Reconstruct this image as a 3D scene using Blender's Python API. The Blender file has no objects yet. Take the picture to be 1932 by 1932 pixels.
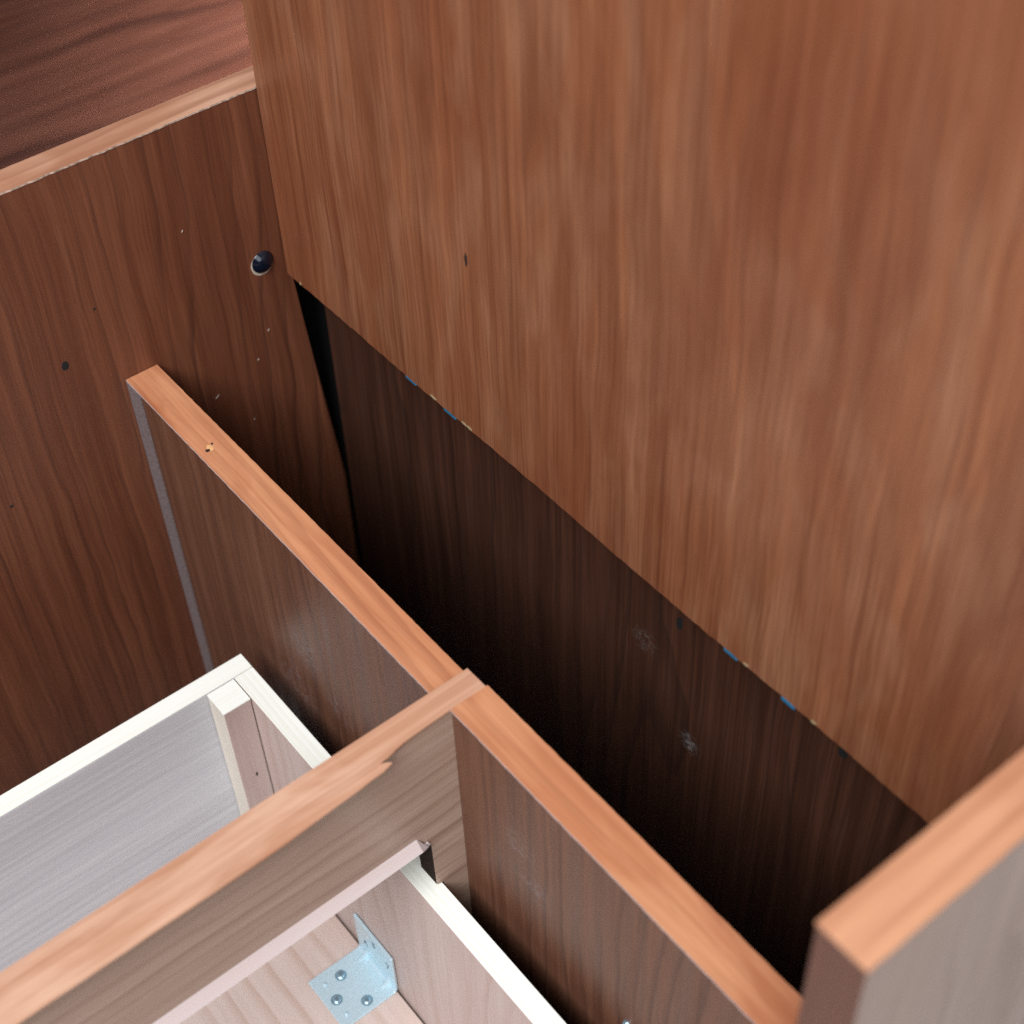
import bpy, bmesh, math, random
from mathutils import Vector, Matrix

random.seed(7)
S = bpy.context.scene
COL = S.collection

# ------------------------------------------------------------------ camera
cd = bpy.data.cameras.new("camera")
cam = bpy.data.objects.new("camera", cd)
COL.objects.link(cam)
cam.location = (0.6317, -0.3230, 0.54733)
cam.rotation_euler = (0.76641, 0.0330, 0.89853)
cd.sensor_fit = 'HORIZONTAL'
cd.sensor_width = 36.0
cd.lens = 36.0 * 2995.3 / 1932.0
cd.clip_start = 0.01
cd.clip_end = 50.0
cd.dof.use_dof = True
cd.dof.focus_distance = 0.78
cd.dof.aperture_fstop = 7.5
S.camera = cam
S.render.engine = 'CYCLES'
S.cycles.use_denoising = False      # keep the fine grain of the veneers

# ------------------------------------------------------------------ world and lamps
w = bpy.data.worlds.new("World")
S.world = w
w.use_nodes = True
bg = w.node_tree.nodes["Background"]
bg.inputs[0].default_value = (0.62, 0.70, 0.82, 1)
bg.inputs[1].default_value = 0.035


def area(name, loc, aim, sx, sy, power, color):
    d = bpy.data.lights.new(name, 'AREA')
    d.shape = 'RECTANGLE'
    d.size, d.size_y, d.energy, d.color = sx, sy, power, color
    o = bpy.data.objects.new(name, d)
    COL.objects.link(o)
    o.location = loc
    o.rotation_euler = (Vector(aim) - Vector(loc)).to_track_quat('-Z', 'Y').to_euler()
    return o


area("overhead_lamp", (0.92, -1.35, 1.70), (0.25, -0.2, 0.0), 1.2, 1.2, 80, (0.98, 0.98, 1.0))
area("window_light", (2.5, -0.9, 1.1), (0.2, -0.25, 0.0), 1.4, 1.2, 20, (0.88, 0.95, 1.0))
rw = area("rear_patch_lamp", (0.20, 1.45, 0.35), (-0.5, 0.50, -0.08), 0.06, 0.10, 2.0, (1.0, 0.97, 0.93))  # unseen lamp added to throw a bright patch on the background sheet
rw.data.spread = math.radians(21)

S.view_settings.view_transform = 'Standard'
S.view_settings.look = 'None'
S.view_settings.exposure = 0.0
S.view_settings.gamma = 1.0


# ------------------------------------------------------------------ materials
def srgb(r, g, b):
    f = lambda c: (c / 255 / 12.92) if c / 255 <= 0.04045 else ((c / 255 + 0.055) / 1.055) ** 2.4
    return (f(r), f(g), f(b), 1)


class NT:
    def __init__(s, name):
        s.m = bpy.data.materials.new(name)
        s.m.use_nodes = True
        s.t = s.m.node_tree
        s.b = s.t.nodes["Principled BSDF"]
        s.tc = s.t.nodes.new("ShaderNodeTexCoord")

    def n(s, k):
        return s.t.nodes.new(k)

    def l(s, a, b):
        s.t.links.new(a, b)

    def val(s, node, i, v):
        if hasattr(v, "links"):
            s.l(v, node.inputs[i])
        else:
            node.inputs[i].default_value = v

    def math(s, op, a, b=0.0, clamp=False):
        n = s.n("ShaderNodeMath")
        n.operation = op
        n.use_clamp = clamp
        s.val(n, 0, a)
        s.val(n, 1, b)
        return n.outputs[0]

    def scaled(s, v, sc, off=(0, 0, 0)):
        n = s.n("ShaderNodeMapping")
        s.l(v, n.inputs[0])
        n.inputs[1].default_value = off
        n.inputs[3].default_value = sc
        return n.outputs[0]

    def noise(s, v, sc, off=(0, 0, 0), detail=3.0, rough=0.55, dist=0.0):
        n = s.n("ShaderNodeTexNoise")
        s.l(s.scaled(v, sc, off), n.inputs["Vector"])
        n.inputs["Scale"].default_value = 1.0
        n.inputs["Detail"].default_value = detail
        n.inputs["Roughness"].default_value = rough
        n.inputs["Distortion"].default_value = dist
        return n.outputs["Fac"]

    def ramp(s, f, stops):
        n = s.n("ShaderNodeMapRange")
        s.l(f, n.inputs[0])
        n.inputs[1].default_value, n.inputs[2].default_value = stops[0], stops[1]
        n.inputs[3].default_value = stops[2] if len(stops) > 2 else 0.0
        n.inputs[4].default_value = stops[3] if len(stops) > 3 else 1.0
        n.interpolation_type = 'SMOOTHSTEP'
        return n.outputs[0]

    def mix(s, f, a, b, mode='MIX'):
        n = s.n("ShaderNodeMix")
        n.data_type = 'RGBA'
        n.blend_type = mode
        s.val(n, 0, f)
        for i, v in ((6, a), (7, b)):
            s.val(n, i, v)
        return n.outputs[2]


def wood(name, mid, light, dark, line, grain='z', seed=0.0, ring_sp=0.014, ring_amt=0.6, ring_w=0.2,
         warp=1.3, fiber_amt=0.22, streak_amt=0.5, blotch_amt=0.6, rough=0.3, bump=0.08, figure=0.0,
         coat=0.0, spots=None, spec=0.5, across='y', fib=1.0, figcol=None, tint=None, wave=0.0025):
    """Varnished veneer. grain is the axis of the fibres, across the axis the rings are counted along."""
    k = NT(name)
    co0 = k.tc.outputs["Object"]
    gi = 'xyz'.index(grain)
    ai = 'xyz'.index(across)

    def sc(a, g):
        v = [a, a, a]
        v[gi] = g
        return tuple(v)
    o = (seed * 1.7, seed * 2.3, seed * 0.9)
    # slow sideways wander of the fibres
    co = co0
    wn = k.noise(co0, sc(13, 9), (o[0] + 21, o[1], o[2]), 2.5, 0.5)
    off = k.math('MULTIPLY', k.math('SUBTRACT', wn, 0.5), wave * 2)
    cmb = k.n("ShaderNodeCombineXYZ")
    k.l(off, cmb.inputs[ai])
    add = k.n("ShaderNodeVectorMath")
    add.operation = 'ADD'
    k.l(co0, add.inputs[0])
    k.l(cmb.outputs[0], add.inputs[1])
    co = add.outputs["Vector"]
    # growth rings: distance across the board, bent by slow noise
    sep = k.n("ShaderNodeSeparateXYZ")
    k.l(co, sep.inputs[0])
    w1 = k.noise(co, sc(9, 2.2), o, 1.5)
    w2 = k.noise(co, sc(40, 11), o, 2.0)
    ph = k.math('ADD', k.math('MULTIPLY', sep.outputs[ai], 1.0 / ring_sp), k.math('MULTIPLY', w1, warp * 6))
    ph = k.math('ADD', ph, k.math('MULTIPLY', w2, warp * 0.7))
    ph = k.math('ADD', ph, seed)
    fr = k.math('FRACT', ph)
    rise = k.ramp(fr, (1 - ring_w * 2.2, 1.0 - ring_w * 0.25))
    fall = k.ramp(fr, (1.0 - ring_w * 0.25, 1.0))
    ln = k.math('MULTIPLY', rise, k.math('SUBTRACT', 1.0, fall))
    var = k.ramp(k.noise(co, sc(30, 2.0), (o[0] + 5, o[1], o[2]), 2), (0.35, 0.62))
    ln = k.math('MULTIPLY', k.math('MULTIPLY', ln, var), ring_amt, True)
    blotch = k.ramp(k.noise(co, sc(14, 6), (o[0], o[1] + 9, o[2]), 3), (0.3, 0.7))
    streak = k.ramp(k.noise(co, sc(150, 3.2), (o[0], o[1], o[2] + 4), 4), (0.3, 0.7))
    fiber = k.ramp(k.noise(co, sc(900 * fib, 22), o, 2), (0.32, 0.68))
    hair = k.ramp(k.noise(co, sc(420 * fib, 7), (o[0], o[1] + 3, o[2] + 8), 3, 0.6), (0.52, 0.66))
    pores = k.ramp(k.noise(co, sc(1500 * fib, 60), (o[0] + 3, o[1], o[2]), 1), (0.66, 0.75))
    c = k.mix(k.math('MULTIPLY', blotch, blotch_amt), mid, light)
    c = k.mix(k.math('MULTIPLY', k.math('SUBTRACT', 1.0, streak), streak_amt), c, dark)
    if figure:
        fg = k.ramp(k.noise(co, sc(46, 13), (o[0] + 2, o[1] + 6, o[2]), 3, 0.5, 0.6), (0.42, 0.66))
        c = k.mix(k.math('MULTIPLY', fg, figure), c, figcol or light)
        fg2 = k.ramp(k.noise(co, sc(30, 7), (o[0] + 12, o[1] + 6, o[2]), 4, 0.55, 0.8), (0.47, 0.68))
        c = k.mix(k.math('MULTIPLY', fg2, figure * 0.9), c, dark)
    if tint:
        tn = k.ramp(k.noise(co, sc(9, 5), (o[0] + 1, o[1] + 2, o[2] + 31), 3), (0.45, 0.68))
        c = k.mix(k.math('MULTIPLY', tn, 0.45), c, tint)
    c = k.mix(ln, c, line)
    c = k.mix(k.math('MULTIPLY', k.math('SUBTRACT', 1.0, fiber), fiber_amt), c, dark)
    c = k.mix(k.math('MULTIPLY', hair, fiber_amt * 1.1, True), c, k.mix(0.45, dark, line))
    c = k.mix(k.math('MULTIPLY', pores, fiber_amt * 0.8), c, line)
    if spots:
        for (p, rad, colr, amt) in spots:
            d = k.n("ShaderNodeVectorMath")
            d.operation = 'DISTANCE'
            k.l(co, d.inputs[0])
            d.inputs[1].default_value = p
            nz = k.noise(co, (380, 380, 380), o, 3, 0.7)
            m = k.math('SUBTRACT', 1.0, k.ramp(d.outputs["Value"], (rad * 0.15, rad)))
            m = k.math('MULTIPLY', m, k.ramp(nz, (0.42, 0.72)))
            c = k.mix(k.math('MULTIPLY', m, amt, True), c, colr)
    k.l(c, k.b.inputs["Base Color"])
    rr = k.math('ADD', rough - 0.05, k.math('MULTIPLY', streak, 0.12))
    k.l(rr, k.b.inputs["Roughness"])
    k.b.inputs["Specular IOR Level"].default_value = spec
    if coat:
        k.b.inputs["Coat Weight"].default_value = coat
        k.b.inputs["Coat Roughness"].default_value = 0.2
    bp = k.n("ShaderNodeBump")
    bp.inputs["Strength"].default_value = bump
    bp.inputs["Distance"].default_value = 0.0006
    h = k.math('ADD', k.math('MULTIPLY', fiber, 0.6), k.math('MULTIPLY', streak, 0.4))
    k.l(h, bp.inputs["Height"])
    k.l(bp.outputs[0], k.b.inputs["Normal"])
    return k.m


def plain(name, col, rough=0.5, metal=0.0, var=0.15, scale=300, spec=0.5):
    k = NT(name)
    nz = k.noise(k.tc.outputs["Object"], (scale,) * 3, (0, 0, 0), 4)
    dk = tuple(c * (1 - var) for c in col[:3]) + (1,)
    lt = tuple(min(1, c * (1 + var * 0.6)) for c in col[:3]) + (1,)
    k.l(k.mix(k.ramp(nz, (0.3, 0.7)), dk, lt), k.b.inputs["Base Color"])
    k.b.inputs["Roughness"].default_value = rough
    k.b.inputs["Metallic"].default_value = metal
    k.b.inputs["Specular IOR Level"].default_value = spec
    return k.m


DY0, DY1 = -0.1033, -0.0853      # front and rear faces of the dividers
CH_MID, CH_LIGHT, CH_DARK, CH_LINE = (0.245, 0.088, 0.046, 1), (0.35, 0.145, 0.08, 1), (0.13, 0.040, 0.020, 1), (0.06, 0.018, 0.010, 1)
M = {}
M['tall'] = wood("tall_panel_veneer", (0.264, 0.094, 0.041, 1), (0.318, 0.137, 0.066, 1), (0.128, 0.037, 0.015, 1), (0.065, 0.018, 0.008, 1),
                 seed=3.1, ring_sp=0.05, ring_amt=0.25, ring_w=0.4, warp=0.8, across='x', fiber_amt=0.42, wave=0.005, tint=(0.185, 0.052, 0.022, 1),
                 streak_amt=0.55, blotch_amt=0.6, figure=0.42, rough=0.42, figcol=(0.33, 0.168, 0.096, 1))
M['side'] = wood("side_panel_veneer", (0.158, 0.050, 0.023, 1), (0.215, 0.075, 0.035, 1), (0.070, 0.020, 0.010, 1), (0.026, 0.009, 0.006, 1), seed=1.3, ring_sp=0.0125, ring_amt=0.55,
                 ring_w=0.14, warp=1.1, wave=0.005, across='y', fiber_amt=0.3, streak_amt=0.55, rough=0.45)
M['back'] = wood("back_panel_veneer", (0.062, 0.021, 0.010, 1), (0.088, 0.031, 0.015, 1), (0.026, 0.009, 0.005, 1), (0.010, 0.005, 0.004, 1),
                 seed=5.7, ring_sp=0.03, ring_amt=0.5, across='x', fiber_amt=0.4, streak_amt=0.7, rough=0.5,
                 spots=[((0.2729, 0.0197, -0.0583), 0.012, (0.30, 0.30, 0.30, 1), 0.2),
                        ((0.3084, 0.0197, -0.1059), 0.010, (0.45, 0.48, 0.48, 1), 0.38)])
M['divider'] = wood("divider_veneer", (0.135, 0.056, 0.031, 1), (0.185, 0.083, 0.048, 1), (0.066, 0.025, 0.014, 1), (0.05, 0.02, 0.013, 1),
                    seed=8.2, ring_sp=0.013, ring_amt=0.6, ring_w=0.2, across='x', fiber_amt=0.3, rough=0.46, spec=0.4,
                    spots=[((0.152, DY0, -0.082), 0.022, (0.30, 0.32, 0.36, 1), 0.22), ((0.1336, DY0, -0.128), 0.028, (0.30, 0.32, 0.36, 1), 0.22),
                           ((0.179, DY0, -0.106), 0.018, (0.30, 0.32, 0.36, 1), 0.22), ((0.3303, DY0, -0.050), 0.016, (0.34, 0.33, 0.34, 1), 0.22),
                           ((0.3393, DY0, -0.073), 0.016, (0.30, 0.32, 0.36, 1), 0.22)])
M['rail'] = wood("rail_veneer", (0.43, 0.30, 0.232, 1), (0.50, 0.375, 0.30, 1), (0.30, 0.185, 0.128, 1), (0.15, 0.07, 0.04, 1),
                 grain='y', seed=2.6, ring_sp=0.015, ring_amt=0.5, ring_w=0.18, warp=1.2, across='z', fiber_amt=0.25, rough=0.35)
M['end'] = wood("end_panel_veneer", (0.43, 0.30, 0.245, 1), (0.51, 0.40, 0.345, 1), (0.31, 0.21, 0.165, 1), (0.25, 0.16, 0.12, 1),
                grain='z', seed=4.4, ring_sp=0.02, ring_amt=0.5, across='y', fiber_amt=0.3, rough=0.33)
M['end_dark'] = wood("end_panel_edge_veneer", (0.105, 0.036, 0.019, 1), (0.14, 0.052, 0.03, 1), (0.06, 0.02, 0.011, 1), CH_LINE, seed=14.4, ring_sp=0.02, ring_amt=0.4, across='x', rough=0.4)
EB = dict(ring_amt=0.35, ring_w=0.35, fiber_amt=0.22, streak_amt=0.35, bump=0.08, rough=0.42, fib=0.7, figure=0.8, blotch_amt=0.9)
M['band_x'] = wood("orange_edge_veneer", (0.53, 0.220, 0.108, 1), (0.62, 0.30, 0.155, 1), (0.33, 0.105, 0.045, 1), (0.22, 0.07, 0.034, 1),
                   grain='x', seed=6.1, ring_sp=0.009, across='y', **EB)
M['band_y'] = wood("pale_edge_veneer", (0.56, 0.305, 0.195, 1), (0.66, 0.425, 0.30, 1), (0.37, 0.165, 0.09, 1), (0.28, 0.12, 0.07, 1),
                   grain='y', seed=9.3, ring_sp=0.008, across='x', **dict(EB, streak_amt=0.6, ring_amt=0.5))
M['glue'] = plain("pale_glue_line", (0.50, 0.41, 0.40, 1), 0.6)
M['chipline'] = plain("pale_chipped_line", (0.46, 0.34, 0.27, 1), 0.7, 0, 0.4, 400)
M['bare'] = wood("bare_pink_wood", (0.50, 0.435, 0.43, 1), (0.56, 0.50, 0.495, 1), (0.55, 0.38, 0.33, 1), (0.5, 0.35, 0.3, 1),
                 grain='y', seed=3.3, ring_amt=0.2, fiber_amt=0.12, streak_amt=0.25, rough=0.6, across='z')
M['greystrip'] = plain("grey_bare_strip", (0.16, 0.125, 0.125, 1), 0.6, 0, 0.3, 500)
M['drawer_end'] = wood("drawer_end_veneer", (0.57, 0.575, 0.60, 1), (0.65, 0.65, 0.665, 1), (0.38, 0.385, 0.42, 1), (0.34, 0.33, 0.34, 1),
                       grain='y', seed=7.7, ring_sp=0.007, ring_amt=0.3, ring_w=0.4, warp=0.5, fiber_amt=0.25, streak_amt=0.28, rough=0.65, spec=0.25, across='z', blotch_amt=0.4)
M['drawer_side'] = wood("drawer_side_veneer", (0.50, 0.40, 0.37, 1), (0.56, 0.47, 0.44, 1), (0.38, 0.27, 0.22, 1), (0.34, 0.23, 0.18, 1),
                        grain='z', seed=2.2, ring_sp=0.02, ring_amt=0.35, fiber_amt=0.15, streak_amt=0.3, rough=0.5, across='x')
M['drawer_floor'] = wood("drawer_floor_veneer", (0.60, 0.48, 0.43, 1), (0.67, 0.56, 0.51, 1), (0.50, 0.37, 0.31, 1), (0.42, 0.27, 0.2, 1),
                         grain='x', seed=1.9, ring_sp=0.014, ring_amt=0.5, ring_w=0.2, warp=0.5, fiber_amt=0.12, streak_amt=0.25, rough=0.5, across='y')
M['ply'] = wood("pale_plywood_edge", (0.86, 0.88, 0.84, 1), (0.91, 0.92, 0.90, 1), (0.75, 0.76, 0.64, 1), (0.66, 0.68, 0.52, 1),
                grain='x', seed=1.1, ring_sp=0.0035, ring_amt=0.3, ring_w=0.5, warp=0.05, fiber_amt=0.12, streak_amt=0.3, rough=0.55, across='y')
M['ply_y'] = wood("pale_plywood_edge_cross", (0.86, 0.88, 0.84, 1), (0.91, 0.92, 0.90, 1), (0.75, 0.76, 0.64, 1), (0.66, 0.68, 0.52, 1),
                  grain='y', seed=2.1, ring_sp=0.0035, ring_amt=0.3, ring_w=0.5, warp=0.05, fiber_amt=0.12, streak_amt=0.3, rough=0.55, across='x')
M['block'] = wood("corner_block_wood", (0.66, 0.62, 0.54, 1), (0.72, 0.68, 0.60, 1), (0.55, 0.5, 0.42, 1), (0.5, 0.44, 0.36, 1),
                  grain='z', seed=5.1, ring_sp=0.005, ring_amt=0.3, fiber_amt=0.15, streak_amt=0.3, rough=0.6, across='y')
M['background'] = wood("background_veneer", (0.165, 0.056, 0.035, 1), (0.22, 0.085, 0.056, 1), (0.055, 0.019, 0.013, 1), (0.024, 0.009, 0.008, 1),
                       grain='y', seed=4.9, ring_sp=0.02, ring_amt=0.55, ring_w=0.3, warp=0.7, fiber_amt=0.15, streak_amt=0.5, rough=0.35, across='z', fib=0.4)
M['zinc'] = plain("zinc_plate", (0.58, 0.76, 0.84, 1), 0.36, 0.35, 0.04, 500)
M['zincdark'] = plain("zinc_countersink", (0.22, 0.38, 0.47, 1), 0.4, 0.5)
M['screw'] = plain("screw_steel", (0.36, 0.52, 0.62, 1), 0.3, 0.8, 0.15)
M['mark'] = plain("dark_stamp", (0.10, 0.17, 0.21, 1), 0.6)
M['blackcap'] = plain("black_gloss_cap", (0.004, 0.006, 0.014, 1), 0.12, 0, 0.1)
M['black'] = plain("black_hole", (0.006, 0.005, 0.006, 1), 0.7)
M['corner_shade'] = plain("painted_corner_shade", (0.003, 0.003, 0.003, 1), 0.9, spec=0.05)  # black stands in for the shadow below the tall panel's left corner
M['cut_shade'] = plain("painted_cut_shade", (0.022, 0.014, 0.011, 1), 0.9, spec=0.1)  # near-black paints shade onto the cut face of the drawer opening
M['knot'] = plain("dark_knot", (0.02, 0.008, 0.006, 1), 0.7)
M['brownknot'] = plain("brown_knot", (0.20, 0.07, 0.03, 1), 0.6)
M['blue'] = plain("blue_steel", (0.025, 0.14, 0.26, 1), 0.2, 0.0, 0.2)
M['chip'] = plain("pale_chip", (0.24, 0.17, 0.09, 1), 0.8, 0, 0.2)
M['rim'] = plain("pale_rim", (0.46, 0.39, 0.31, 1), 0.7)
M['floor'] = plain("workshop_floor", (0.42, 0.41, 0.40, 1), 0.6, 0, 0.2, 20)


# ------------------------------------------------------------------ builders
def thing(name, label, cat, loc=(0, 0, 0)):
    o = bpy.data.objects.new(name, None)
    o.empty_display_size = 0.05
    o.location = loc
    COL.objects.link(o)
    o['label'] = label
    o['category'] = cat
    return o


def link(name, bm, mats, parent=None, label=None, smooth=False):
    bmesh.ops.recalc_face_normals(bm, faces=bm.faces)
    me = bpy.data.meshes.new(name)
    bm.to_mesh(me)
    bm.free()
    for m in (mats if isinstance(mats, (list, tuple)) else [mats]):
        me.materials.append(m)
    if smooth:
        for p in me.polygons:
            p.use_smooth = True
    o = bpy.data.objects.new(name, me)
    COL.objects.link(o)
    if parent:
        o.parent = parent
    if label:
        o['label'] = label
    return o


def box_bm(x0, x1, y0, y1, z0, z1, bev=0.0005):
    bm = bmesh.new()
    bmesh.ops.create_cube(bm, size=1)
    for v in bm.verts:
        v.co = Vector(((x0 + x1) / 2 + v.co.x * (x1 - x0), (y0 + y1) / 2 + v.co.y * (y1 - y0), (z0 + z1) / 2 + v.co.z * (z1 - z0)))
    if bev:
        bmesh.ops.bevel(bm, geom=bm.edges[:], offset=bev, segments=2, profile=0.5, affect='EDGES')
    return bm


def board(name, b, mat, parent, label=None, bev=0.0005):
    return link(name, box_bm(*b, bev=bev), mat, parent, label)


def prism_bm(outline, axis, a0, a1):
    """extrude a closed 2-D outline along an axis ('x': outline is (y,z); 'y': (x,z); 'z': (x,y))"""
    bm = bmesh.new()

    def P(u, v, a):
        return {'x': (a, u, v), 'y': (u, a, v), 'z': (u, v, a)}[axis]
    lo = [bm.verts.new(P(u, v, a0)) for u, v in outline]
    hi = [bm.verts.new(P(u, v, a1)) for u, v in outline]
    n = len(outline)
    bm.faces.new(lo)
    bm.faces.new(hi)
    for i in range(n):
        bm.faces.new((lo[i], lo[(i + 1) % n], hi[(i + 1) % n], hi[i]))
    bm.normal_update()
    bmesh.ops.triangulate(bm, faces=[f for f in bm.faces if len(f.verts) > 4], ngon_method='EAR_CLIP')
    return bm


def two_tone(o):
    """second material slot on the upright faces (the pale glue line under an edge veneer)"""
    for p in o.data.polygons:
        p.material_index = 0 if p.normal.z > 0.5 else 1


def ragged(a0, a1, lo, hi, step, jl, jh, seed, along='x', slope=0.0):
    """outline of a thin edge strip whose two long sides are a little ragged"""
    r = random.Random(seed)
    n = max(2, int((a1 - a0) / step))
    A = [a0 + (a1 - a0) * i / n for i in range(n + 1)]
    L = [(a, lo + r.uniform(-jl, jl * 0.25)) for a in A]
    H = [(a, hi + r.uniform(-jh, jh)) for a in reversed(A)]
    pts = L + H
    return [(a, b) for a, b in pts] if along == 'x' else [(b, a) for a, b in pts]


def disc_bm(c, nrm, ru, rv, depth, seg=20, dome=0.0, up=(0, 0, 1), jit=0.0, seed=0):
    """shallow disc or dome standing on a face, facing nrm, its second radius along up"""
    r = random.Random(seed)
    bm = bmesh.new()
    n = Vector(nrm).normalized()
    v = Vector(up) - n * Vector(up).dot(n)
    v.normalize()
    u = v.cross(n)
    c = Vector(c)
    rings = []
    levels = [(1.0, -0.0005), (1.0, depth * 0.4), (0.94, depth * 0.8), (0.75, depth + dome * 0.45), (0.4, depth + dome * 0.85)]
    js = [1 + r.uniform(-jit, jit) for _ in range(seg)]
    for k, h in levels:
        rings.append([bm.verts.new(c + u * (math.cos(2 * math.pi * i / seg) * ru * k * js[i]) + v * (math.sin(2 * math.pi * i / seg) * rv * k * js[i]) + n * h) for i in range(seg)])
    top = bm.verts.new(c + n * (depth + dome))
    for a, b in zip(rings, rings[1:]):
        for i in range(seg):
            bm.faces.new((a[i], a[(i + 1) % seg], b[(i + 1) % seg], b[i]))
    for i in range(seg):
        bm.faces.new((rings[-1][i], rings[-1][(i + 1) % seg], top))
    bm.faces.new(list(reversed(rings[0])))
    return bm


# ------------------------------------------------------------------ measurements (metres)
ZF = -0.31                       # floor
ZW = 0.1325                      # top of the left side panel
ZP = 0.0183                      # bottom of the tall panel
CX0, CX1 = 0.2729, 0.2853        # cross rail
ZC = 0.00435
RX0, RX1, RY0, ZR = 0.5065, 0.5245, -0.1352, 0.1638
EX0, EX1 = 0.1025, 0.1140        # drawer end board
SY0, SY1 = -0.1295, -0.1180      # drawer side board
ZD = -0.1207                     # drawer top
ZB = -0.2780                     # drawer floor, upper face

# ------------------------------------------------------------------ the floor it stands on
fb = bmesh.new()
bmesh.ops.create_grid(fb, x_segments=8, y_segments=8, size=3.0)
for v in fb.verts:
    v.co.z = ZF
fl = link("floor", fb, M['floor'])
fl['kind'] = 'structure'
fl['label'] = "grey workshop floor under the cabinet"

# ------------------------------------------------------------------ background panel
bp = thing("plywood_sheet", "blurred dark red brown plywood sheet with sideways grain standing behind the cabinet", "plywood sheet", (-0.5, 0, ZF))
o = board("veneer_face", (-0.02, 0.0, -1.0, 0.9, 0.0, 1.0), M['background'], bp)

# ------------------------------------------------------------------ cabinet carcass
cab = thing("cabinet", "open cherry veneer cabinet carcass with tall panel, dividers and rail round the drawer", "cabinet")

# left side panel
ol = [(-0.75, ZF), (-0.75, ZW - 0.0008), (0.0377, ZW - 0.0008), (0.0377, ZP + 0.006), (0.0026, ZP + 0.006), (0.0190, -0.150), (0.0190, ZF)]
sbm = prism_bm(ol, 'x', -0.0172, 0.0)
bmesh.ops.dissolve_limit(sbm, angle_limit=0.01, verts=sbm.verts, edges=sbm.edges)
eds = [e for e in sbm.edges if all(0.0025 < v.co.y < 0.0192 and abs(v.co.x) < 1e-5 for v in e.verts)]
bmesh.ops.bevel(sbm, geom=eds, offset=0.0035, segments=5, profile=0.5, affect='EDGES')
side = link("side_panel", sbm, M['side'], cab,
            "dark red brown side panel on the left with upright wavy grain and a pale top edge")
o = link("edge_band", prism_bm(ragged(-0.75, 0.0370, -0.0176, 0.0003, 0.0022, 0.0001, 0.00035, 11, 'y'), 'z', ZW - 0.0009, ZW), [M['band_y'], M['chipline']], side)
two_tone(o)
o = link("rim", disc_bm((0.0, -0.0136, 0.0306), (1, 0, 0), 0.0069, 0.0070, 0.0002, 28, 0, jit=0.02, seed=3), M['rim'], side, "pale chipped rim under the black screw cap")
o = link("screw_cap", disc_bm((0.0002, -0.0131, 0.0316), (1, 0, 0), 0.0066, 0.0068, 0.0006, 32, 0.0030), M['blackcap'], side, "glossy round black screw cap", True)
link("dowel_hole", disc_bm((0.0, -0.1325, 0.0254), (1, 0, 0), 0.0019, 0.0028, 0.00012, 16, 0, jit=0.12, seed=5), M['black'], side, "small dark hole in the side panel")
link("knot", disc_bm((0.0, -0.1821, -0.0438), (1, 0, 0), 0.0011, 0.0011, 0.0001, 10, 0, jit=0.2, seed=6), M['knot'], side)
link("knot", disc_bm((0.0, -0.1097, 0.0503), (1, 0, 0), 0.0008, 0.0011, 0.0001, 10, 0, jit=0.2, seed=7), M['knot'], side)

# tall panel with slightly chipped lower edge
r = random.Random(21)
pts = [(0.0012, 0.72), (0.0012, ZP)]
n = 150
for i in range(1, n):
    x = 0.0012 + (0.5055 - 0.0012) * i / n
    pts.append((x, ZP - 0.0005 + 0.0004 * math.sin(x * 37) + r.uniform(-0.00035, 0.00035)))
pts += [(0.5055, ZP), (0.5055, 0.72)]
tall = link("tall_panel", prism_bm(pts, 'y', 0.0, 0.0192), M['tall'], cab, "large reddish tan veneer panel rising over the dark gap")
for i, (x0, x1) in enumerate([(0.1100, 0.1193), (0.1424, 0.1525), (0.3419, 0.3506), (0.3763, 0.3842)]):
    bm = box_bm(x0, x1, 0.0002, 0.0050, ZP - 0.0034, ZP - 0.0002, 0.0007)
    link("metal_clip", bm, M['blue'], tall, "small blue metal clip under the lower edge of the tall panel")
for i, (x, wd) in enumerate([(0.1348, 0.0030), (0.1600, 0.0026), (0.1645, 0.0026), (0.3560, 0.0016), (0.395, 0.0016), (0.0142, 0.0008)]):
    bm = disc_bm((x, 0.0, ZP + 0.0004), (0, -1, 0), wd, 0.0008, 0.0003, 10, 0.0002, jit=0.25, seed=30 + i)
    link("veneer_chip", bm, M['chip'], tall, "pale chipped spot on the lower edge of the tall panel")
link("knot", disc_bm((0.171, 0.0, 0.1241), (0, -1, 0), 0.0011, 0.0038, 0.00008, 12, 0, jit=0.15, seed=8), M['knot'], tall, "slim dark knot in the tall panel")
link("knot", disc_bm((0.2256, 0.0, 0.1610), (0, -1, 0), 0.0007, 0.0016, 0.00008, 10, 0, jit=0.2, seed=9), M['brownknot'], tall, "faint brown knot in the tall panel")

# back panel in the dark gap
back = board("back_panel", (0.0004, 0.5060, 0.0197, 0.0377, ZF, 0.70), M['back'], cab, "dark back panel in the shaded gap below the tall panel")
link("knot", disc_bm((0.2963, 0.0197, -0.0236), (0, -1, 0), 0.0020, 0.0050, 0.00008, 12, 0, jit=0.2, seed=12), M['black'], back)
link("knot", disc_bm((0.3982, 0.0197, -0.0167), (0, -1, 0), 0.0030, 0.0038, 0.00008, 12, 0, jit=0.3, seed=13), M['black'], back)


# black filler painting the shadow into the corner between side panel and back panel
link("shade_filler", prism_bm([(-0.0172, 0.0032), (-0.0145, 0.0032), (-0.0145, 0.0200), (0.0002, 0.0200), (0.0002, 0.0376), (-0.0172, 0.0376)], 'z', ZF, ZP + 0.0055), M['corner_shade'], cab,
     "black filler standing in for shadow in the corner under the tall panel")


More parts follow.
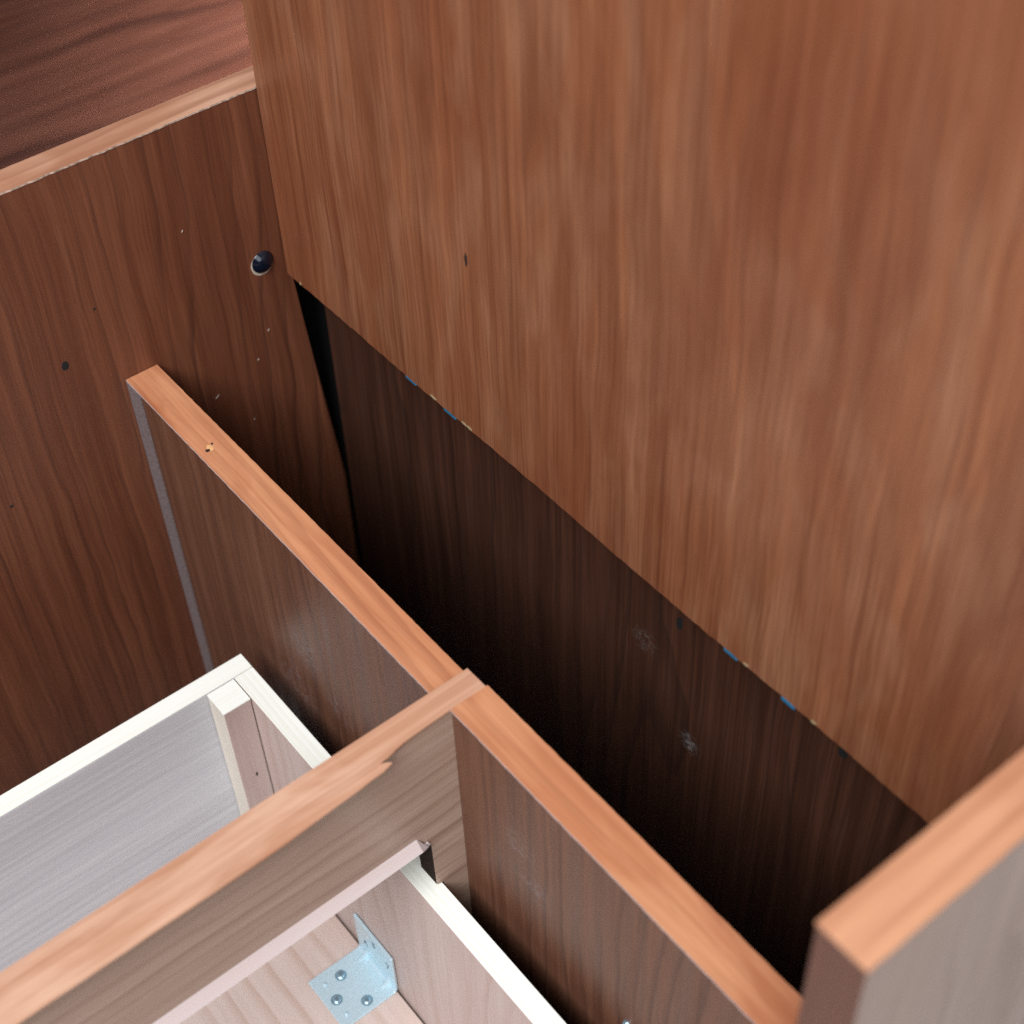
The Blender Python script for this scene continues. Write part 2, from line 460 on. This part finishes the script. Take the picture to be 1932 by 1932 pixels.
# dividers with orange edge veneer
def divider(x0, x1, y0, y1, zt, label, seed):
    d = board("divider", (x0, x1, y0, y1, ZF, zt - 0.0009), M['divider'], cab, label)
    e = link("edge_band", prism_bm(ragged(x0, x1, y0 - 0.0005, y1 + 0.0002, 0.003, 0.00018, 0.00012, seed), 'z', zt - 0.0010, zt), [M['band_x'], M['glue']], d)
    two_tone(e)
    return d


d1 = divider(0.0004, CX0 + 0.0005, DY0, DY1, 0.0, "long divider with orange top edge between side panel and cross rail", 41)
d2 = divider(CX1, RX0 - 0.0003, DY0, DY1 + 0.0014, 0.0043, "short divider with orange top edge between cross rail and end panel", 42)
link("bare_strip", prism_bm([(0.0006, -0.0015), (0.0140, -0.0015), (0.0142, -0.15), (0.0135, -0.295), (0.0006, -0.295)], 'y', DY0 - 0.0008, DY0 + 0.0002), M['greystrip'], d1,
     "grey unvarnished strip down the end of the long divider")
link("knot", disc_bm((0.0755, -0.0987, 0.0), (0, 0, 1), 0.0012, 0.0012, 0.0001, 10, 0, up=(0, 1, 0), jit=0.2, seed=14), M['knot'], d1)
link("knot", disc_bm((0.0725, -0.0944, 0.0), (0, 0, 1), 0.0008, 0.0006, 0.0001, 10, 0, up=(0, 1, 0), jit=0.2, seed=15), M['knot'], d1)
link("pale_knot", disc_bm((0.0745, -0.0968, 0.0), (0, 0, 1), 0.0026, 0.0016, 0.00005, 14, 0, up=(0, 1, 0), jit=0.2, seed=16), plain("pale_knot_wood", (0.72, 0.42, 0.20, 1), 0.5), d1)
# screw tip poking out of the short divider at the lower edge of the photograph
link("screw_tip", disc_bm((0.4016, DY0 + 0.0001, -0.1022), (0, -1, 0), 0.0022, 0.0022, 0.0010, 16, 0.0016), M['screw'], d2, "steel screw tip on the short divider", True)

# cross rail: upper rail and right-hand stile in one board with the drawer opening cut out
ang = 0.0098
piv = Vector((CX0, DY0, 0))
RM = Matrix.Translation(piv) @ Matrix.Rotation(ang, 4, 'Z') @ Matrix.Translation(-piv)


def rail_part(name, bm, mats, parent, label=None):
    bmesh.ops.transform(bm, matrix=RM, verts=bm.verts)
    return link(name, bm, mats, parent, label)


ol = [(-0.75, ZC - 0.0009), (-0.75, -0.0845), (-0.40, -0.0845), (-0.24, -0.0848), (-0.1310, -0.0845), (-0.1290, -0.0815), (-0.1262, -0.0795),
      (-0.1232, -0.0800), (-0.1217, -0.0840), (-0.1214, -0.1185), (-0.1172, -0.1205), (-0.1170, ZF), (DY1 - 0.0002, ZF), (DY1 - 0.0002, ZC - 0.0009)]
rail = rail_part("cross_rail", prism_bm(ol, 'x', CX0, CX1), [M['rail'], M['cut_shade']], cab, "cross rail with grey brown face and rough drawer opening over the pale drawer")
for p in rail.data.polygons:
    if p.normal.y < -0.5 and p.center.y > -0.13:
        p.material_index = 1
# wide pale edge veneer, torn off in a jagged tongue near the corner
r = random.Random(77)
near = [(CX1 + 0.0002, DY1 + 0.0005), (CX1 + 0.0002, -0.1050), (CX1 + 0.0004, -0.1150), (CX1 + 0.0007, -0.1240), (CX1 + 0.0010, -0.1290), (CX1 + 0.0016, -0.1330),
        (CX1 + 0.0026, -0.1372), (CX1 + 0.0030, -0.1408), (CX1 + 0.0034, -0.1430), (CX1 + 0.0052, -0.1396), (CX1 + 0.0062, -0.1388), (CX1 + 0.0068, -0.1412),
        (CX1 + 0.0074, -0.1440), (CX1 + 0.0076, -0.1500)]
y = -0.156
while y > -0.74:
    t = min(1, (-y - 0.15) / 0.05)
    near.append((CX1 + 0.0078 + 0.0024 * t + r.uniform(-0.0001, 0.0001), y))
    y -= 0.012
far = [(CX0 - 0.0003, -0.745), (CX0 - 0.0003, -0.4), (CX0 - 0.0003, -0.2), (CX0 - 0.0003, DY1 + 0.0005)]
o = rail_part("edge_band", prism_bm(near + far, 'z', ZC - 0.0011, ZC), [M['band_y'], M['band_y']], rail, "pale orange edge veneer with a torn jagged end")
# pale bevelled lip along the opening
bm = bmesh.new()
ys = [-0.75, -0.5, -0.3, -0.2, -0.138, -0.1292, -0.1284]
prof = []
for i, yy in enumerate(ys):
    k = 1.0 if yy < -0.129 else 0.6
    zt = -0.0713 if yy < -0.129 else -0.0765
    prof.append([bm.verts.new((CX1 - 0.0004, yy, zt)), bm.verts.new((CX1 + 0.0049 * k, yy + (0.0035 if yy > -0.129 else 0), -0.0762 - (1 - k) * 0.006)), bm.verts.new((CX1 - 0.0004, yy, -0.0850))])
for a, b in zip(prof, prof[1:]):
    for i in range(3):
        bm.faces.new((a[i], a[(i + 1) % 3], b[(i + 1) % 3], b[i]))
bm.faces.new(prof[0])
bm.faces.new(prof[-1])
rail_part("bevelled_lip", bm, M['bare'], rail, "pale pinkish bare wood lip along the drawer opening")
bm = bmesh.new()
sp = [(-0.1302, -0.0765), (-0.1280, -0.0775), (-0.1262, -0.0788), (-0.1236, -0.0786), (-0.1226, -0.0804), (-0.1236, -0.0816), (-0.1250, -0.0804), (-0.1262, -0.0822), (-0.1276, -0.0806), (-0.1300, -0.0830)]
lo = [bm.verts.new((CX1 - 0.0003, a, b)) for a, b in sp]
hi = [bm.verts.new((CX1 + 0.0012, a, b)) for a, b in sp]
bm.faces.new(hi)
bm.faces.new(list(reversed(lo)))
for i in range(len(sp)):
    j = (i + 1) % len(sp)
    bm.faces.new((lo[i], lo[j], hi[j], hi[i]))
rail_part("splintered_corner", bm, M['bare'], rail, "splintered pale wood at the corner of the drawer opening")

# end panel, lower right
ol = [(RY0, ZF), (RY0, ZR - 0.0009), (0.036, ZR - 0.0009 + 0.024 * 0.17), (0.036, ZF)]
endp = link("end_panel", prism_bm(ol, 'x', RX0, RX1), [M['end'], M['end_dark']], cab, "nearest end panel at the lower right with thick orange top edge")
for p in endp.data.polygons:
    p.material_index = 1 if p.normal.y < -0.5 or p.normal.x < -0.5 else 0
bm = prism_bm(ragged(RY0 - 0.0003, 0.036, RX0 - 0.0003, RX1 + 0.0004, 0.004, 0.0001, 0.00015, 91, 'y'), 'z', -0.0010, 0.0)
for v in bm.verts:
    v.co.z += ZR + 0.024 * (v.co.y - RY0)
M['band_r'] = wood("end_panel_top_veneer", (0.52, 0.235, 0.125, 1), (0.63, 0.33, 0.19, 1), (0.34, 0.125, 0.06, 1), (0.27, 0.10, 0.055, 1), grain='y', seed=12.3, ring_sp=0.009, across='x', **EB)
o = link("edge_band", bm, [M['band_r'], M['band_r']], endp)

# ------------------------------------------------------------------ drawer box
drw = thing("drawer", "shallow pale plywood drawer box running under the cross rail, lower left", "drawer")
e = board("end_board", (EX0, EX1, -0.70, SY1, ZB - 0.012, ZD - 0.0007), M['drawer_end'], drw, "grey veneered far end board of the drawer")
board("plywood_edge", (EX0, EX1, -0.70, SY1, ZD - 0.0006, ZD), M['ply_y'], e, bev=0.0002)
s_ = board("side_board", (EX1 + 0.0004, 0.488, SY0, SY1, ZB - 0.012, ZD - 0.0007), M['drawer_side'], drw, "pinkish brown drawer side with white plywood edge")
board("plywood_edge", (EX1 + 0.0004, 0.488, SY0, SY1, ZD - 0.0006, ZD), M['ply'], s_, bev=0.0002)
s2 = board("side_board", (EX1 + 0.0004, 0.488, -0.70, -0.6885, ZB - 0.012, ZD), M['drawer_side'], drw)
board("front_board", (0.4885, 0.500, -0.70, SY1, ZB - 0.012, ZD), M['drawer_end'], drw)
board("drawer_floor", (EX1 + 0.0006, 0.4875, -0.688, SY0 - 0.0012, ZB - 0.009, ZB), M['drawer_floor'], drw, "pink toned drawer bottom with long grain")
cb = board("corner_block", (EX1 + 0.0005, EX1 + 0.0175, SY0 - 0.0172, SY0 - 0.0006, ZB + 0.0002, ZD - 0.0014), [M['block'], M['drawer_side']], drw, "square corner block standing in the drawer corner", 0.0004)
for p in cb.data.polygons:
    p.material_index = 1 if p.normal.x > 0.7 else 0
board("end_grain", (EX1 + 0.0005, EX1 + 0.0175, SY0 - 0.0172, SY0 - 0.0006, ZD - 0.0013, ZD - 0.0008), M['ply_y'], cb, bev=0.0)
link("knot", disc_bm((0.1315, -0.1370, -0.1843), (1, 0, 0), 0.0007, 0.0020, 0.0001, 10, 0, jit=0.2, seed=18), M['knot'], cb)

# angle bracket joining drawer floor and side
BX0, BX1 = 0.2070, 0.2436
BYF, BYB = -0.1668, SY0 - 0.0004
T = 0.0016
ol = [(BYF, ZB + 0.0001), (BYF, ZB + T), (BYB - T - 0.002, ZB + T)]
for i in range(1, 5):
    a = math.pi / 2 * i / 5
    ol.append((BYB - T - 0.002 + 0.002 * math.sin(a), ZB + T + 0.002 - 0.002 * math.cos(a)))
ol += [(BYB - T, ZB + T + 0.002), (BYB - T, -0.2410), (BYB, -0.2410), (BYB, ZB + 0.003), (BYB - 0.003, ZB + 0.0001)]
br = link("angle_bracket", prism_bm(ol, 'x', BX0, BX1), M['zinc'], drw, "pale blue zinc angle bracket screwed into the drawer corner")
bv = br.modifiers.new("edges", 'BEVEL')
bv.width = 0.0004
bv.segments = 2
bv.limit_method = 'ANGLE'


def screw_bm(c, nrm, rad, up):
    bm = disc_bm(c, nrm, rad, rad, 0.0004, 20, 0.0007, up)
    return bm


for (x, yy) in [(0.2155, -0.1501), (0.2263, -0.1602), (0.2374, -0.1473)]:
    s = link("screw", disc_bm((x, yy, ZB + T), (0, 0, 1), 0.0027, 0.0027, 0.0004, 24, 0.0008, up=(0, 1, 0)), [M['screw'], M['mark']], br, None, True)
    link("countersink", disc_bm((x, yy, ZB + T), (0, 0, 1), 0.0034, 0.0034, 0.00012, 24, 0.0, up=(0, 1, 0)), M['zincdark'], br)
    # cross recess: two crossed dark slots lying in the head
    bm = bmesh.new()
    for rotd in (0.5, 0.5 + math.pi / 2):
        u = Vector((math.cos(rotd), math.sin(rotd), 0))
        v = Vector((-u.y, u.x, 0))
        c = Vector((x, yy, ZB + T + 0.00125 + (0.00004 if rotd > 1 else 0)))
        q = [bm.verts.new(c + u * a * 0.0011 + v * b * 0.0003) for a, b in ((-1, -1), (1, -1), (1, 1), (-1, 1))]
        q2 = [bm.verts.new(w_.co - Vector((0, 0, 0.0004))) for w_ in q]
        bm.faces.new(q)
        for i in range(4):
            bm.faces.new((q[i], q[(i + 1) % 4], q2[(i + 1) % 4], q2[i]))
    link("cross_recess", bm, M['mark'], br)
for (x, yy) in [(0.2148, -0.1603), (0.2370, -0.1608)]:
    link("pressed_stud", disc_bm((x, yy, ZB + T), (0, 0, 1), 0.0013, 0.0013, 0.0004, 14, 0.0010, up=(0, 1, 0)), M['zinc'], br, None, True)
# two pressed stiffening ribs across the fold
for x in (0.2145, 0.2364):
    bm = bmesh.new()
    L_ = 0.0062
    y1, z1 = BYB - T + 0.0002, ZB + T - 0.0002
    segs = 8
    rows = []
    for i in range(segs + 1):
        a = -1 + 2 * i / segs
        hgt = math.cos(a * math.pi / 2) ** 0.7
        rows.append([bm.verts.new((x + a * 0.0026, y1 - L_ * max(hgt, 0.03), z1)), bm.verts.new((x + a * 0.0026, y1 - L_ * 0.42 * max(hgt, 0.03), z1 + L_ * 0.42 * hgt)), bm.verts.new((x + a * 0.0026, y1, z1 + L_ * max(hgt, 0.03)))])
    for a, b in zip(rows, rows[1:]):
        for i in range(2):
            bm.faces.new((a[i], a[i + 1], b[i + 1], b[i]))
    link("pressed_rib", bm, M['zinc'], br, None, True)
# stamped marks on the upright leaf
yy = BYB - T
for x, z, sh in [(0.2161, -0.2600, 'A'), (0.2255, -0.2500, 'S'), (0.2378, -0.2560, '7')]:
    strokes = {'A': [(-1, -1, 0, 1), (0, 1, 1, -1), (-.5, -.1, .5, -.1)], 'S': [(1, 1, -1, .6), (-1, .6, 1, -.4), (1, -.4, -1, -1)], '7': [(-1, 1, 1, 1), (1, 1, -.2, -1)]}[sh]
    bm = bmesh.new()
    for a, b, c, d in strokes:
        p, q = Vector((x + a * 0.0016, 0, z + b * 0.0026)), Vector((x + c * 0.0016, 0, z + d * 0.0026))
        t = (q - p).normalized()
        nn = Vector((-t.z, 0, t.x)) * 0.00035
        vs = [bm.verts.new((w_.x, yy - 0.00015, w_.z)) for w_ in (p + nn, q + nn, q - nn, p - nn)]
        vb = [bm.verts.new((w_.co.x, yy + 0.0001, w_.co.z)) for w_ in vs]
        bm.faces.new(vs)
        for i in range(4):
            bm.faces.new((vs[i], vs[(i + 1) % 4], vb[(i + 1) % 4], vb[i]))
    link("stamped_mark", bm, M['mark'], br)

# ------------------------------------------------------------------ loose wood splinters on the side panel
M['splinter'] = plain("splinter_wood", (0.50, 0.43, 0.36, 1), 0.8)
for i, (yy, z, ln, a, lab) in enumerate([
        (-0.0545, 0.0716, 0.0018, 0.9, "tiny pale wood splinter highest on the side panel, above the screw cap"),
        (-0.0553, -0.0405, 0.0036, 0.6, "longest pale wood splinter on the side panel, just behind the long divider"),
        (-0.0265, -0.0294, 0.0016, 0.8, "tiny pale wood splinter on the side panel midway between screw cap and longest splinter"),
        (-0.0171, -0.0131, 0.0016, 0.7, "tiny pale wood splinter on the side panel closest under the screw cap"),
        (-0.036, -0.069, 0.0014, 0.3, "tiny pale wood splinter lowest on the side panel, beside the divider"),
]):
    bm = bmesh.new()
    d = Vector((0, math.cos(a), math.sin(a)))
    nn = Vector((0, -d.z, d.y))
    c = Vector((0.0002, yy, z))
    ring = []
    for k, wd in ((-1, 0.15), (-0.3, 1.0), (0.5, 0.8), (1, 0.1)):
        ring.append([bm.verts.new(c + d * (k * ln / 2) + nn * (sx * wd * 0.0002) + Vector((h * wd * 0.0003, 0, 0))) for sx, h in ((-1, 0), (1, 0), (0.6, 1), (-0.6, 1))])
    for p, q in zip(ring, ring[1:]):
        for j in range(4):
            bm.faces.new((p[j], p[(j + 1) % 4], q[(j + 1) % 4], q[j]))
    bm.faces.new(ring[0])
    bm.faces.new(ring[-1])
    o = link("wood_splinter", bm, M['splinter'])
    o['label'] = lab
    o['category'] = "splinter"
    o['group'] = "wood splinters on the side panel"
